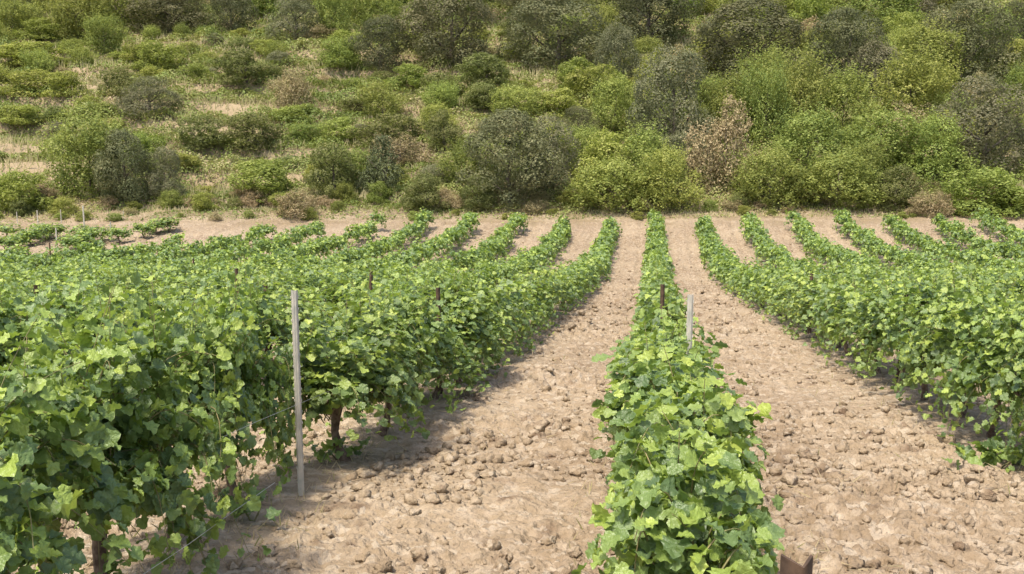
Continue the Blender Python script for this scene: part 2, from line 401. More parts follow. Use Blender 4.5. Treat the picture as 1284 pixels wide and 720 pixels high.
def vine_leaves(seed, n_shoots, per, wide=.42, top=1.18, low=.05, span=.62, leaf=(.045, .085), size_mul=1.0, straggle=.24, sx=1.0):
    r = np.random.default_rng(seed)
    P, Nn, Up, S, Tn = [], [], [], [], []
    shoots = []
    for i in range(n_shoots):
        s = r.uniform(-span * .7, span * .7)
        a = np.array([r.normal(0, .05), s, r.uniform(.42, .62)])
        side = r.choice([-1, 1]); q = r.random()
        if q < .42:      # upward then arching out
            b = a + np.array([side * r.uniform(.05, .2), r.uniform(-.2, .2), r.uniform(.45, .7)])
            c = np.array([side * r.uniform(.25, wide), s + r.uniform(-.3, .3), r.uniform(.55, top)])
        elif q < .84:    # drooping to the side
            b = a + np.array([side * r.uniform(.15, .3), r.uniform(-.15, .15), r.uniform(.25, .5)])
            c = np.array([side * r.uniform(.3, wide * 1.15), s + r.uniform(-.3, .3), r.uniform(low, .5)])
        else:            # straight up
            b = a + np.array([r.uniform(-.1, .1), r.uniform(-.1, .1), .35])
            c = np.array([r.uniform(-.2, .2), s + r.uniform(-.25, .25), top + r.uniform(-.1, straggle)])
        b[0] *= sx; c[0] *= sx
        t = np.linspace(0, 1, 9)[:, None]
        curve = (1 - t) ** 2 * a + 2 * t * (1 - t) * b + t ** 2 * c
        shoots.append(curve)
        m = per; tt = np.sort(r.uniform(.12, 1.03, m))[:, None]
        pt = (1 - tt) ** 2 * a + 2 * tt * (1 - tt) * b + tt ** 2 * c
        off = r.normal(0, .043, (m, 3)); pt = pt + off
        out = pt - np.array([0, s * .6, .62]); out[:, 1] *= .6
        out /= np.linalg.norm(out, axis=1)[:, None] + 1e-6
        nr = out * .6 + np.array([0, 0, .6]) + r.normal(0, .62, (m, 3))
        up = off / .043 * .4 + out * .5 + np.array([0, 0, -.55]) + r.normal(0, .35, (m, 3))
        P.append(pt); Nn.append(nr); Up.append(up)
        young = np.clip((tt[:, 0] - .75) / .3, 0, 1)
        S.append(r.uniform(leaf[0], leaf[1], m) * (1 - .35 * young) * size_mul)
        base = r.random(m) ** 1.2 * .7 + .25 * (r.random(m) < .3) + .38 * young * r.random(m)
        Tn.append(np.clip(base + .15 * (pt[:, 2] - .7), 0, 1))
    P = np.concatenate(P); P[:, 2] = np.maximum(P[:, 2], .10)
    return P, np.concatenate(Nn), np.concatenate(Up), np.concatenate(S), np.concatenate(Tn), shoots
def vine_meshes(i, tmpl, n_shoots, per, **kw):
    r = np.random.default_rng(100 + i)
    P, Nn, Up, S, Tn, shoots = vine_leaves(500 + i, n_shoots, per, **kw)
    fo = Soup(); place(fo, tmpl[0], tmpl[1], P, Nn, Up, S, Tn)
    tr = Soup()
    lean = r.uniform(-.09, .09, 2); z = np.array([-.12, 0, .12, .25, .37, .47, .55])
    pts = np.column_stack([lean[0] * np.sin(z * 5), lean[1] * z * 2 + .03 * np.sin(z * 11 + i), z])
    tube(tr, pts, [.052, .042, .034, .03, .033, .038, .022], 9, .18, r)
    for s in (-1, 1):
        e = pts[5]; arm = [e, e + [.01, s * .1, .06], e + [0, s * .26, .07], e + [.01, s * .42, .05]]
        tube(tr, arm, [.024, .02, .016, .011], 7, .15, r)
    sh = Soup()
    for c in shoots: tube(sh, c, np.linspace(.0042, .0015, len(c)), 4)
    return fo.mesh('vine_foliage', M['vine']), tr.mesh('vine_trunk', M['bark'], True), sh.mesh('vine_canes', M['cane'])
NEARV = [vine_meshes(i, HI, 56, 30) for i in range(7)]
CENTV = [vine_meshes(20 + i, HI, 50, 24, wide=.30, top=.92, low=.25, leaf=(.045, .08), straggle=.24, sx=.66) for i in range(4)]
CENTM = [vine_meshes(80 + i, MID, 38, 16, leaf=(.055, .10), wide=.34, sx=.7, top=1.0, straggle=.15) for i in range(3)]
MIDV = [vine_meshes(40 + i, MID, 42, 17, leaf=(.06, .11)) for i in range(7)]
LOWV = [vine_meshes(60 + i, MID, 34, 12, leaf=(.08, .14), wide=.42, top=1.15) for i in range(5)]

def ordinal(n):
    small = 'zeroth first second third fourth fifth sixth seventh eighth ninth tenth eleventh twelfth thirteenth fourteenth fifteenth sixteenth seventeenth eighteenth nineteenth'.split()
    if n < 20: return small[n]
    tens = {2: 'twent', 3: 'thirt', 4: 'fort', 5: 'fift', 6: 'sixt'}[n // 10]
    return tens + 'ieth' if n % 10 == 0 else tens + 'y-' + small[n % 10]
def row_name(k):
    if k == 0: return 'centre row'
    side = 'left' if k < 0 else 'right'
    return ('row' if abs(k) == 1 else ordinal(abs(k)) + ' row') + ' ' + side + ' of the centre row'
slots = []
rnd = random.Random(3)
for k in range(-15, 9):
    v = 3.0 if k == 0 else 1.2 + rnd.uniform(0, 1)
    i = 0
    while v < 57.6:
        u = row_u(k, v); a = u / v
        end = 57.3 if a > -.14 else float(np.interp(a, [-.6, -.51, -.35, -.22, -.14], [44, 45, 49.5, 55, 57]))
        end += .5 * math.sin(k * 2.1)
        vis = -.62 < (u + .6) / v and (u - .6) / v < .60
        if v > end: break
        if vis and v > 2.3 and rnd.random() > .035:
            skip = (k == 0 and 7.2 < v < 11.6)
            slots.append((v, k, u, skip))
        v += 1.04 + rnd.uniform(-.08, .08)
slots.sort()
GROUPV = 'grapevines trained in long parallel rows'
counts = {}
LOOKS = ['leafy green grapevine', 'bushy green grapevine', 'spreading green grapevine', 'full green grapevine']
far_slots = []
for n, (v, k, u, young) in enumerate(slots):
    if n >= 300: far_slots.append((v, k, u)); continue
    counts[k] = counts.get(k, 0) + 1
    if k == 0: lib = CENTV if v < 12 else CENTM
    else: lib = NEARV if v < 13 else (MIDV if v < 26 else LOWV)
    fo, tr, sh = lib[rnd.randrange(len(lib))]
    rz = -math.radians(8.5) + (math.pi if rnd.random() < .5 else 0) + rnd.uniform(-.15, .15)
    hs = rnd.uniform(.92, 1.08) * (.74 if young else 1) * (np.interp(v, [6, 14], [.98, .88]) if k else 1) * (rnd.uniform(.68, .85) if rnd.random() < .12 and v > 7 else 1)
    if k == 0 and 3.7 < v < 5.2: uu_x = .03
    else: uu_x = 0
    uu = u + uu_x - ((.30 if young else .13 if v > 6 else .13 if v > 4.5 else .09) if k == 0 else 0) - (.30 if k == -1 and 4.2 < v < 6.3 else 0) + rnd.uniform(-.05, .05)
    o = empty('grapevine', (uu, v, T(uu, v) + .01), rz, (rnd.uniform(.92, 1.12) * (rnd.uniform(.85, 1.3) if k == 0 else 1) * (.75 if young else .75 if k == -1 and 4.2 < v < 6.3 else 1), 1.0, hs))
    tag(o, f'{LOOKS[n % 4]}, {ordinal(counts[k])} from the camera in the {row_name(k)}', 'grapevine', GROUPV)
    link('foliage', fo, o); link('trunk', tr, o)
    if v < 22: link('canes', sh, o)
fs = Soup(); ft = Soup()
for (v, k, u) in far_slots:
    P, Nn, Up, S, Tn, _ = vine_leaves(rnd.randrange(40), 26, 9, wide=.40, top=1.0 * rnd.uniform(.85, 1.08), leaf=(.10, .18))
    c, s = math.cos(-math.radians(8.5)), math.sin(-math.radians(8.5))
    if rnd.random() < .5: c, s = -c, -s
    R = np.array([[c, s, 0], [-s, c, 0], [0, 0, 1]])
    o = np.array([u + rnd.uniform(-.12, .12), v, T(u, v)]); hv_ = rnd.uniform(.8, 1.15); P = P * [rnd.uniform(.85, 1.3), 1, hv_]
    place(fs, MID[0], MID[1], P @ R + o, Nn @ R, Up @ R, S * rnd.uniform(.9, 1.1), np.clip(Tn + rnd.uniform(-.08, .08), 0, 1))
    if v < 34:
        tube(ft, [o + [0, 0, -.05], o + [.03, 0, .25], o + [0, .02, .5]], [.04, .03, .03], 5)
vr = tag(link('grapevine_rows', fs.mesh('grapevine_rows', M['vine'])), 'distant part of the vineyard where the green vine rows merge together', 'grapevines', kind='stuff')
if ft.n: link('trunks', ft.mesh('trunks', M['bark'], True), vr)['kind'] = 'stuff'

# stray low shoot creeping out from the near end of the row on the other side of the path
def creeper(name, u, v, du, dv, n, label, size=.11):
    r = np.random.default_rng(int(abs(u * 100)))
    t = np.sort(r.random(n)); p = np.stack([u + du * t + r.normal(0, .09, n), v + dv * t + r.normal(0, .07, n)], 1)
    z = terrain(p[:, 0], p[:, 1]) + soil_height(p[:, 0], p[:, 1]) + r.uniform(.04, .18, n)
    P = np.column_stack([p, z]) - np.array([u, v, T(u, v)])
    s = Soup(); place(s, HI[0], HI[1], P, np.array([[0, -.2, 1.]]) + r.normal(0, .4, (n, 3)), r.normal(0, 1, (n, 3)), r.uniform(size * .6, size, n), np.clip(r.normal(.4, .25, n), 0, 1))
    o = empty(name, (u, v, T(u, v)))
    tag(o, label, 'vine shoot')
    link('foliage', s.mesh('foliage', M['vine']), o)
    st = Soup(); q = np.linspace(0, 1, 8); pts = np.column_stack([du * q, dv * q, .05 + .05 * np.sin(q * 7)]); pts[:, 2] += [T(u + du * x, v + dv * x) - T(u, v) for x in q]
    tube(st, pts, [.006] * 8, 5); link('cane', st.mesh('cane', M['cane']), o)
u_, v_, z_ = on_ground(1300, 590)
creeper('vine_shoot', u_, v_, -.55, -.15, 60, 'low leafy vine shoot creeping over the soil at the near end of the right row')
u_, v_, z_ = on_ground(905, 352)
creeper('vine_shoot', u_, v_ - 1, -.45, -.6, 26, 'small vine shoot trailing onto the path beside the right row', .14)
u_, v_, z_ = on_ground(405, 590)
creeper('vine_shoot', u_, v_, .1, .4, 26, 'small leafy sucker sprouting from the soil just right of the tall pale post', .09)
u_, v_, z_ = on_ground(296, 660)
creeper('vine_shoot', u_, v_, .12, .1, 22, 'tiny bright green sucker on the soil at the foot of the near left vines', .08)

# ------------------------------------------------------------------ stakes, posts and wires
def extrude(prof, z0, z1, soup, closed=True, taper=1.0):
    p = np.array(prof, float); n = len(p)
    v = np.vstack([np.column_stack([p, np.full(n, z0)]), np.column_stack([p * taper, np.full(n, z1)])])
    i = np.arange(n); soup.add(v, np.stack([i, (i + 1) % n, (i + 1) % n + n, i + n], 1))
    return n
def strip_prof(line, t):
    """closed outline of a bent sheet of thickness t along a centre line"""
    l = np.array(line, float); d = np.gradient(l, axis=0); d /= np.linalg.norm(d, axis=1)[:, None]
    nrm = np.column_stack([-d[:, 1], d[:, 0]]) * t / 2
    return l + nrm, l - nrm
def sheet_post(line, t, h, soup, bury=.3, notch=False):
    a, b = strip_prof(line, t); n = len(a)
    ring = np.vstack([a, b[::-1]])
    extrude(ring, -bury, h, soup)
    top = np.column_stack([ring, np.full(2 * n, h)])
    f = np.array([[i, i + 1, 2 * n - 2 - i, 2 * n - 1 - i] for i in range(n - 1)])
    soup.add(top, f)
# omega profile of the galvanised trellis post
OM = [(-.034, .012), (-.024, .012), (-.018, -.014), (-.006, -.014), (0, -.006), (.006, -.014), (.018, -.014), (.024, .012), (.034, .012)]
s = Soup(); sheet_post(OM, .0035, 1.36, s)
for q in range(16):
    z = .18 + q * .075
    for sx in (-1, 1):
        x = sx * .034
        b = np.array([(x - .004, .008, z), (x + .004, .008, z), (x + .004, .018, z), (x - .004, .018, z)])
        b2 = b + [sx * .004, 0, .018]
        s.add(np.vstack([b, b2]), np.array([[0, 1, 5, 4], [1, 2, 6, 5], [2, 3, 7, 6], [3, 0, 4, 7], [4, 5, 6, 7]]))
POST = s.mesh('trellis_post', M['galv'])
ANG = [(-.030, .030), (-.015, .015), (0, 0), (.015, .015), (.030, .030)]
s = Soup(); sheet_post(ANG, .005, 1.0, s)
ANGLE = s.mesh('angle_stake', M['rust'])
def galv_post(u, v, rz, label, hscale=1, wscale=1, group=None):
    o = link('trellis_post', POST); o.location = (u, v, T(u, v)); o.rotation_euler = (0, 0, rz); o.scale = (wscale, wscale, hscale); tag(o, label, 'post', group)
def rust_stake(u, v, h, label, rz=0, tilt=(0, 0), w=1.0):
    o = link('metal_stake', ANGLE); o.location = (u, v, T(u, v)); o.rotation_euler = (tilt[0], tilt[1], rz); o.scale = (w, w, h)
    tag(o, label, 'stake', 'rusty metal stakes among the vines'); return o
def solve_row(px, ytop, h, ks=range(-15, 9)):
    best = None; vg = np.arange(3, 58, .05)
    for k in ks:
        ug = .2 + ROW * k + (.12 if k < 0 else 0) + SIN / COS * vg - .55 * (vg / 57.) ** 1.6; zg = terrain(ug, vg) + h
        D = vg * math.cos(PITCH) - zg * math.sin(PITCH)
        e = np.abs(642 + FOC * ug / D - px) * 1.5 + np.abs(360 - FOC * (vg * math.sin(PITCH) + zg * math.cos(PITCH)) / D - ytop)
        i = int(np.argmin(e))
        if best is None or e[i] < best[0]: best = (float(e[i]), k, float(ug[i]), float(vg[i]))
    return best
u_, v_, z_ = on_ground(365, 622); print('post L', u_, v_, row_u(-1, v_))
galv_post(u_ + .07, v_ - .02, 0.15, 'tall pale galvanised post standing in front of the row left of the path', .985, .60, 'pale galvanised trellis posts')
_, k_, u_, v_ = solve_row(866, 361, 1.36, [0]); print('post C', k_, u_, v_)
galv_post(u_, v_, -.25, 'pale galvanised post rising out of the leaves of the centre row', .97, .55, 'pale galvanised trellis posts')
uN, vN = .424, 1.38
o = rust_stake(uN + .0, vN, 1.16, 'brown rusty angle-iron stake at the bare front end of the centre row', -.05, w=.78); o.scale = (.76, 1.45, 1.134)
for px, yt, h, lab in [(45, 362, 1.2, 'dark brown stake standing among the leaves at the far left of the vineyard'),
                       (295, 340, 1.2, 'dark brown stake in the second row left of the path, left of the pale post'),
                       (335, 361, 1.15, 'short greyish stake half hidden in leaves just left of the tall pale post'),
                       (462, 343, 1.2, 'thin brown stake among the vines right of the tall pale post'),
                       (552, 366, 1.15, 'short dark stub of the pair of stakes near the bend of the left row'),
                       (574, 361, 1.25, 'taller dark stake of the pair near the bend of the left row'),
                       (838, 363, 1.2, 'dark rusty stake in the centre row, behind the pale post'),
                       (1134, 374, 1.2, 'rusty stake among the dense vines right of the path'),
                       (1019, 347, 1.2, 'faint brown stake among the farther vines right of the path'),
                       (62, 306, 1.2, 'small dark stake at the top edge of the left vines'),
                       (243, 326, 1.2, 'faint thin stake amid the distant left vines')]:
    e, k_, u_, v_ = solve_row(px, yt, h)
    if px == 838: u_, v_ = 1.62, 10.6
    d_ = ray(px, yt); h = min(1.35, max(.9, v_ * d_[2] / d_[1] - T(u_, v_)))
    print('stake', px, yt, round(e, 1), k_, round(u_, 2), round(v_, 2), round(h, 2))
    h += .05; rust_stake(u_, v_, h, lab, rnd.uniform(-.5, .5), (rnd.uniform(-.04, .04), rnd.uniform(-.04, .04)), 1.0 if v_ > 12 else .75)
for px, pb, hpx, lab in [(22, 283, 17, 'leftmost thin pale post beyond the vineyard, against the hillside scrub'), (48, 288, 24, 'second thin pale post from the left beyond the vineyard'),
                         (77, 280, 17, 'pale post at the end of the crossbar beyond the vineyard'), (106, 292, 34, 'tallest pale post beyond the vineyard, wrapped in climbing leaves'),
                         (72, 318, 32, 'pale post in front of the young vines beyond the left rows'), (140, 304, 26, 'thin pale post on the dry strip beyond the left rows'),
                         (155, 275, 11, 'short thin stick at the foot of the dark bush')]:
    u_, v_, z_ = on_ground(px, pb)
    galv_post(u_, v_, rnd.uniform(-.5, .5), lab, hpx * v_ / FOC / 1.36, .9 * hpx * v_ / FOC / 1.1, 'thin pale posts beyond the vineyard')

def wire(name, k, h, v0, v1, side, label):
    s = Soup(); vs_ = np.arange(v0, v1, .5)
    pts = [(row_u(k, q) + side + .02 * math.sin(q * 2.3), q, T(row_u(k, q), q) + h + .02 * math.sin(q * 1.3)) for q in vs_]
    tube(s, pts, [.0016] * len(pts), 4)
    tag(link('trellis_wire', s.mesh('trellis_wire', M['wire'])), label, 'wire', 'trellis wires along the vine rows')
wire('w', -1, .62, 2.4, 30, .12, 'lower trellis wire running along the row left of the path')
wire('w', 0, .60, 1.4, 20, .0, 'trellis wire stretched along the centre row from the rusty stake')
wire('w', -1, .40, 2.4, 5.0, .42, 'loose bright wire hanging in front of the near leaves at the bottom left')

# ------------------------------------------------------------------ dry grass, straw and weeds (uncountable)
BL = (np.array([(-.5, 0, 0), (.5, 0, 0), (.35, .6, .02), (0, 1, .12), (-.35, .6, .02)]) * [.09, 1, 1], np.array([[0, 1, 2, 3, 4]]))
def blades(soup, u, v, zoff, size, tint, spread=.5, flat=0.):
    n = len(u); z = terrain(u, v) + zoff
    up = np.column_stack([rng.normal(0, spread, n), rng.normal(0, spread, n), np.ones(n) * (1 - flat) + flat * .1])
    nr = np.column_stack([rng.normal(0, .5, n), -np.ones(n) + rng.normal(0, .5, n), .3 * np.ones(n)])
    place(soup, BL[0], BL[1], np.column_stack([u, v, z]), nr, up, size, tint)
s = Soup()
# at the feet of the rows, thin and dry
n = 5200; v = 1 / rng.uniform(1 / 40., 1 / 4.5, n); kk = rng.integers(-3, 3, n)
u = np.array([row_u(int(a), b) for a, b in zip(kk, v)]) + rng.normal(0, .42, n)
m_ = vnoise(u / .7, v / 1.3, 200) > .50; u, v = u[m_], v[m_]; n = len(u)
blades(s, u, v, soil_height(u, v) - .01, rng.uniform(.04, .13, n) * np.clip(v / 12, .8, 1.6), rng.uniform(.1, 1, n), .9)
# straw lying on the tilled soil
n = 3400; v = 1 / rng.uniform(1 / 30., 1 / 3.2, n); u = v * rng.uniform(-.5, .55, n)
m_ = vnoise(u / .9, v / .9, 210) > .52; u, v = u[m_], v[m_]; n = len(u)
blades(s, u, v, soil_height(u, v) + .012, rng.uniform(.03, .12, n), rng.uniform(.7, 1, n), 1.2, 1.)
tag(link('dry_grass', s.mesh('dry_grass', M['straw'])), 'thin straw and wisps of dry grass along the feet of the vine rows', 'dry grass', kind='stuff')
CLEAR = [(*on_ground(25, 182)[:2], 6.5, 1.8), (*on_ground(50, 212)[:2], 4.5, 1.4), (*on_ground(250, 172)[:2], 3, .8), (*on_ground(300, 136)[:2], 4, 1.0), (*on_ground(115, 120)[:2], 4, 1.1)]
def open_ground(u, v):
    return np.min([((u - a) / c) ** 2 + ((v - b) / d) ** 2 for a, b, c, d in CLEAR], axis=0) > 1 + 1.3 * fbm(u / 1.3, v / .7, 450, 3)
# the dry headland and grassy openings of the hillside
s = Soup()
n = 34000; v = rng.uniform(57.6, 67, n); u = rng.uniform(-.62, .62, n) * v
m_ = rng.random(n) < np.clip((v - 58) / 4, .10, 1); u, v = u[m_], v[m_]; n = len(u)
blades(s, u, v, -.02, rng.uniform(.10, .42, n) * np.clip((v - 57) / 6, .4, 1), np.clip(rng.normal(.72, .2, n), 0, 1), .45)
n = 90000; v = rng.uniform(65, 150, n); u = rng.uniform(-.60, .60, n) * v
m_ = fbm(u / 7, v / 4, 300, 3) + .25 * (u < -5) > -.35; m_ |= ~open_ground(u, v) & (rng.random(n) < .9); u, v = u[m_], v[m_]; n = len(u)
tn = np.clip(.5 + .9 * fbm(u / 6, v / 3, 310, 3) + rng.normal(0, .2, n), 0, 1)
blades(s, u, v, -.03, rng.uniform(.35, .85, n) * (1 + (v - 65) / 120), tn, .4)
g = s.mesh('hillside_grass', M['straw'])
tag(link('hillside_grass', g), 'tall dry and green grass covering the open parts of the scrubby hillside', 'grass', kind='stuff')
s = Soup()
n = 720000; v = 60.6 * (150 / 60.6) ** (rng.random(n) ** .85); u = rng.uniform(-.60, .60, n) * v
def relief(u, v):
    b = .75 * np.abs(fbm(u / 3.4, v / 2.4, 400, 3)) * 1.5 + .45 * fbm(u / 9, v / 6, 410, 2) + .25 * fbm(u / 1.1, v / 1.0, 415, 2)
    return b
b = relief(u, v)
m_ = open_ground(u, v) & (b > -.08) & ((v > 63 + 2.6 * fbm(u / 3, v, 440, 3)) | (rng.random(n) < .30)); u, v, b = u[m_], v[m_], b[m_]; n = len(u)
edge = np.clip((v - 60.5) / 6, .12, 1)
h = (.12 + np.clip(b, 0, 1.1) * 1.9) * edge
e_ = .15; gx = (relief(u + e_, v) - b) / e_ * 1.7 * edge; gy = (relief(u, v + e_) - b) / e_ * 1.7 * edge
pos = np.column_stack([u, v, terrain(u, v) + h * (1 - .45 * rng.random(n) ** 2)])
nrm_ = np.column_stack([-gx, -gy, np.ones(n)]); nrm_ /= np.linalg.norm(nrm_, axis=1)[:, None]
tn = np.clip(.45 + .55 * fbm(u / 4, v / 3, 420, 3) + rng.normal(0, .13, n) + .3 * (vnoise(u / 3, v / 2.5, 430) > .8), 0, 1)
place(s, LOW[0], LOW[1], pos, nrm_ + rng.normal(0, .4, (n, 3)), rng.normal(0, 1, (n, 3)), rng.uniform(.08, .17, n) * (1 + (v - 65) / 130), tn)
tag(link('undergrowth', s.mesh('undergrowth', M['ground_leaf'])), 'low tangled undergrowth filling the gaps between the hillside bushes', 'undergrowth', kind='stuff')

# ------------------------------------------------------------------ trees and shrubs of the hillside
def crown(seed, blobs, nleaf, leaf, squash=1., low=.08, shape='dome', jitter=.5, sprigs=0, topw=1., tmpl=LOW, holes=.0, tvar=.15, sprigl=.12):
    """unit crown: about 1 wide, 0..1 high"""
    r = np.random.default_rng(seed); C, Rr = [], []
    for i in range(blobs):
        th = r.uniform(0, 6.283); q = r.random() ** .5; z = r.uniform(low, .92)
        if shape == 'dome': w = math.sqrt(max(0, 1 - ((z - .25) / .75) ** 2)) if z > .25 else .82 + z * .7
        elif shape == 'cone': w = 1.05 - .9 * z
        elif shape == 'spread': w = .45 + .65 * z if z < .7 else 1 - (z - .7) * 1.6
        else: w = .9 if z < .6 else 1 - (z - .6) * 1.2
        rad = r.uniform(.09, .20) * (1 - .35 * z if shape == 'cone' else 1)
        ex = max(0, w * .5 - rad * .75) * q * 1.12
        C.append((math.cos(th) * ex, math.sin(th) * ex, min(z, 1 - rad * .6))); Rr.append(rad)
    C.append((0, 0, .45)); Rr.append(.27 if shape != 'cone' else .2)
    C, Rr = np.array(C), np.array(Rr)
    p = Rr ** 2 / np.sum(Rr ** 2); idx = r.choice(len(C), nleaf, p=p)
    d = r.normal(0, 1, (nleaf, 3)); d[:, 2] += .15; d /= np.linalg.norm(d, axis=1)[:, None]
    rr = Rr[idx] * (1.06 - .34 * r.random(nleaf) ** 2) * (1 + .18 * np.sin(d[:, 0] * 9 + idx) * np.sin(d[:, 1] * 8 + idx * 2) )
    P = C[idx] + d * rr[:, None] * [1, 1, squash]
    # keep leaves near the outside of the whole
    D = np.min(np.linalg.norm(P[:, None] - C[None], axis=2) / Rr[None], axis=1)
    keep = (D > .74) & (P[:, 2] > .0)
    if holes > 0: keep &= (np.sin(P[:, 0] * 23 + seed) * np.sin(P[:, 1] * 19) * np.sin(P[:, 2] * 21) < 1 - holes)
    P, d, idx = P[keep], d[keep], idx[keep]; n = len(P)
    if sprigs:
        a = r.choice(n, sprigs); L = r.uniform(.04, sprigl, sprigs); m = 9
        t = np.tile(np.linspace(0, 1, m), sprigs); dd = d[a] * .5 + np.array([0, 0, .8]) + r.normal(0, .25, (sprigs, 3))
        Q = P[a].repeat(m, 0) + dd.repeat(m, 0) * (L.repeat(m) * t)[:, None] + r.normal(0, leaf * .45, (sprigs * m, 3))
        P = np.vstack([P, Q]); d = np.vstack([d, dd.repeat(m, 0)]); idx = np.concatenate([idx, idx[a].repeat(m)]); n = len(P)
    S = Soup()
    blobt = r.uniform(-.18, .18, len(C))
    tn = np.clip(.45 + blobt[idx] + r.normal(0, tvar, n), 0, 1)
    place(S, tmpl[0], tmpl[1], P, d + r.normal(0, jitter, (n, 3)), r.normal(0, 1, (n, 3)) + [0, 0, .3], r.uniform(.7, 1.3, n) * leaf, tn)
    return S
def trunk_mesh(seed, h=.6, w=.03, limbs=5, name='trunk'):
    r = np.random.default_rng(seed); S = Soup()
    p = [np.array([0, 0, -.06])]
    for i in range(6): p.append(p[-1] + [r.normal(0, .012), r.normal(0, .012), h / 6 + .01])
    tube(S, p, np.linspace(w, w * .4, 7), 8, .12, r)
    for i in range(limbs):
        b = p[2 + i % 4]; th = i * 2.4 + r.uniform(0, 1); L = r.uniform(.2, .34)
        q = [b, b + [math.cos(th) * L * .4, math.sin(th) * L * .4, L * .35], b + [math.cos(th) * L, math.sin(th) * L, L * .95]]
        tube(S, q, [w * .5, w * .35, w * .12], 6)
    return S.mesh(name, M['trunk'], True)
TR = [trunk_mesh(i, .55 + .1 * i) for i in range(3)]
THIN = [trunk_mesh(10 + i, .75, .012, 7) for i in range(2)]
def lib(mat, n, **kw): return [crown(1000 + 37 * i + int(kw.get('blobs', 3)) * 7, **kw).mesh('crown', M[mat]) for i in range(n)]
LIB = {
 'oak': lib('oak', 4, blobs=44, nleaf=30000, leaf=.017, jitter=.30, sprigs=90, sprigl=.07, tvar=.13),
 'greyoak': lib('olive', 3, blobs=38, nleaf=24000, leaf=.018, jitter=.30, sprigs=110, sprigl=.08, tvar=.13),
 'bramble': lib('bramble', 4, blobs=26, nleaf=10500, leaf=.029, squash=.9, low=0, sprigs=200, jitter=.5),
 'thicket': lib('thicket', 3, blobs=28, nleaf=12500, leaf=.026, squash=.9, low=0, sprigs=120, jitter=.5),
 'sapling': lib('sapling', 4, blobs=28, nleaf=9000, leaf=.023, sprigs=700, sprigl=.26, shape='spread', holes=.4, tvar=.2, jitter=.7),
 'shrub': lib('sapling', 3, blobs=30, nleaf=12500, leaf=.023, sprigs=600, sprigl=.2, shape='dome', holes=.3, jitter=.6, tvar=.22),
 'juniper': lib('juniper', 2, blobs=34, nleaf=9000, leaf=.024, shape='cone', sprigs=150, jitter=.6),
 'dry': lib('dry', 3, blobs=22, nleaf=7500, leaf=.023, sprigs=450, shape='dome', holes=.3, jitter=.8),
}
NAMES = {'oak': 'oak_tree', 'greyoak': 'evergreen_shrub', 'bramble': 'bramble_bush', 'thicket': 'leafy_bush', 'sapling': 'young_tree', 'shrub': 'green_shrub', 'juniper': 'juniper', 'dry': 'dry_shrub'}
CATS = {'oak': 'tree', 'greyoak': 'shrub', 'bramble': 'bush', 'thicket': 'bush', 'sapling': 'tree', 'shrub': 'shrub', 'juniper': 'tree', 'dry': 'shrub'}
placed = []
def plant(kind, u, v, w, h, label, group=None, sink=.04):
    r = rnd
    o = empty(NAMES[kind], (u, v, T(u, v) - h * sink), r.uniform(0, 6.28), (w, w * r.uniform(.9, 1.05), h))
    tag(o, label, CATS[kind], group)
    L = LIB[kind]; link('crown', L[r.randrange(len(L))], o)
    link('trunk', (THIN if kind in ('sapling', 'dry', 'shrub', 'bramble') else TR)[r.randrange(2)], o)
    placed.append((u, v, w)); return o
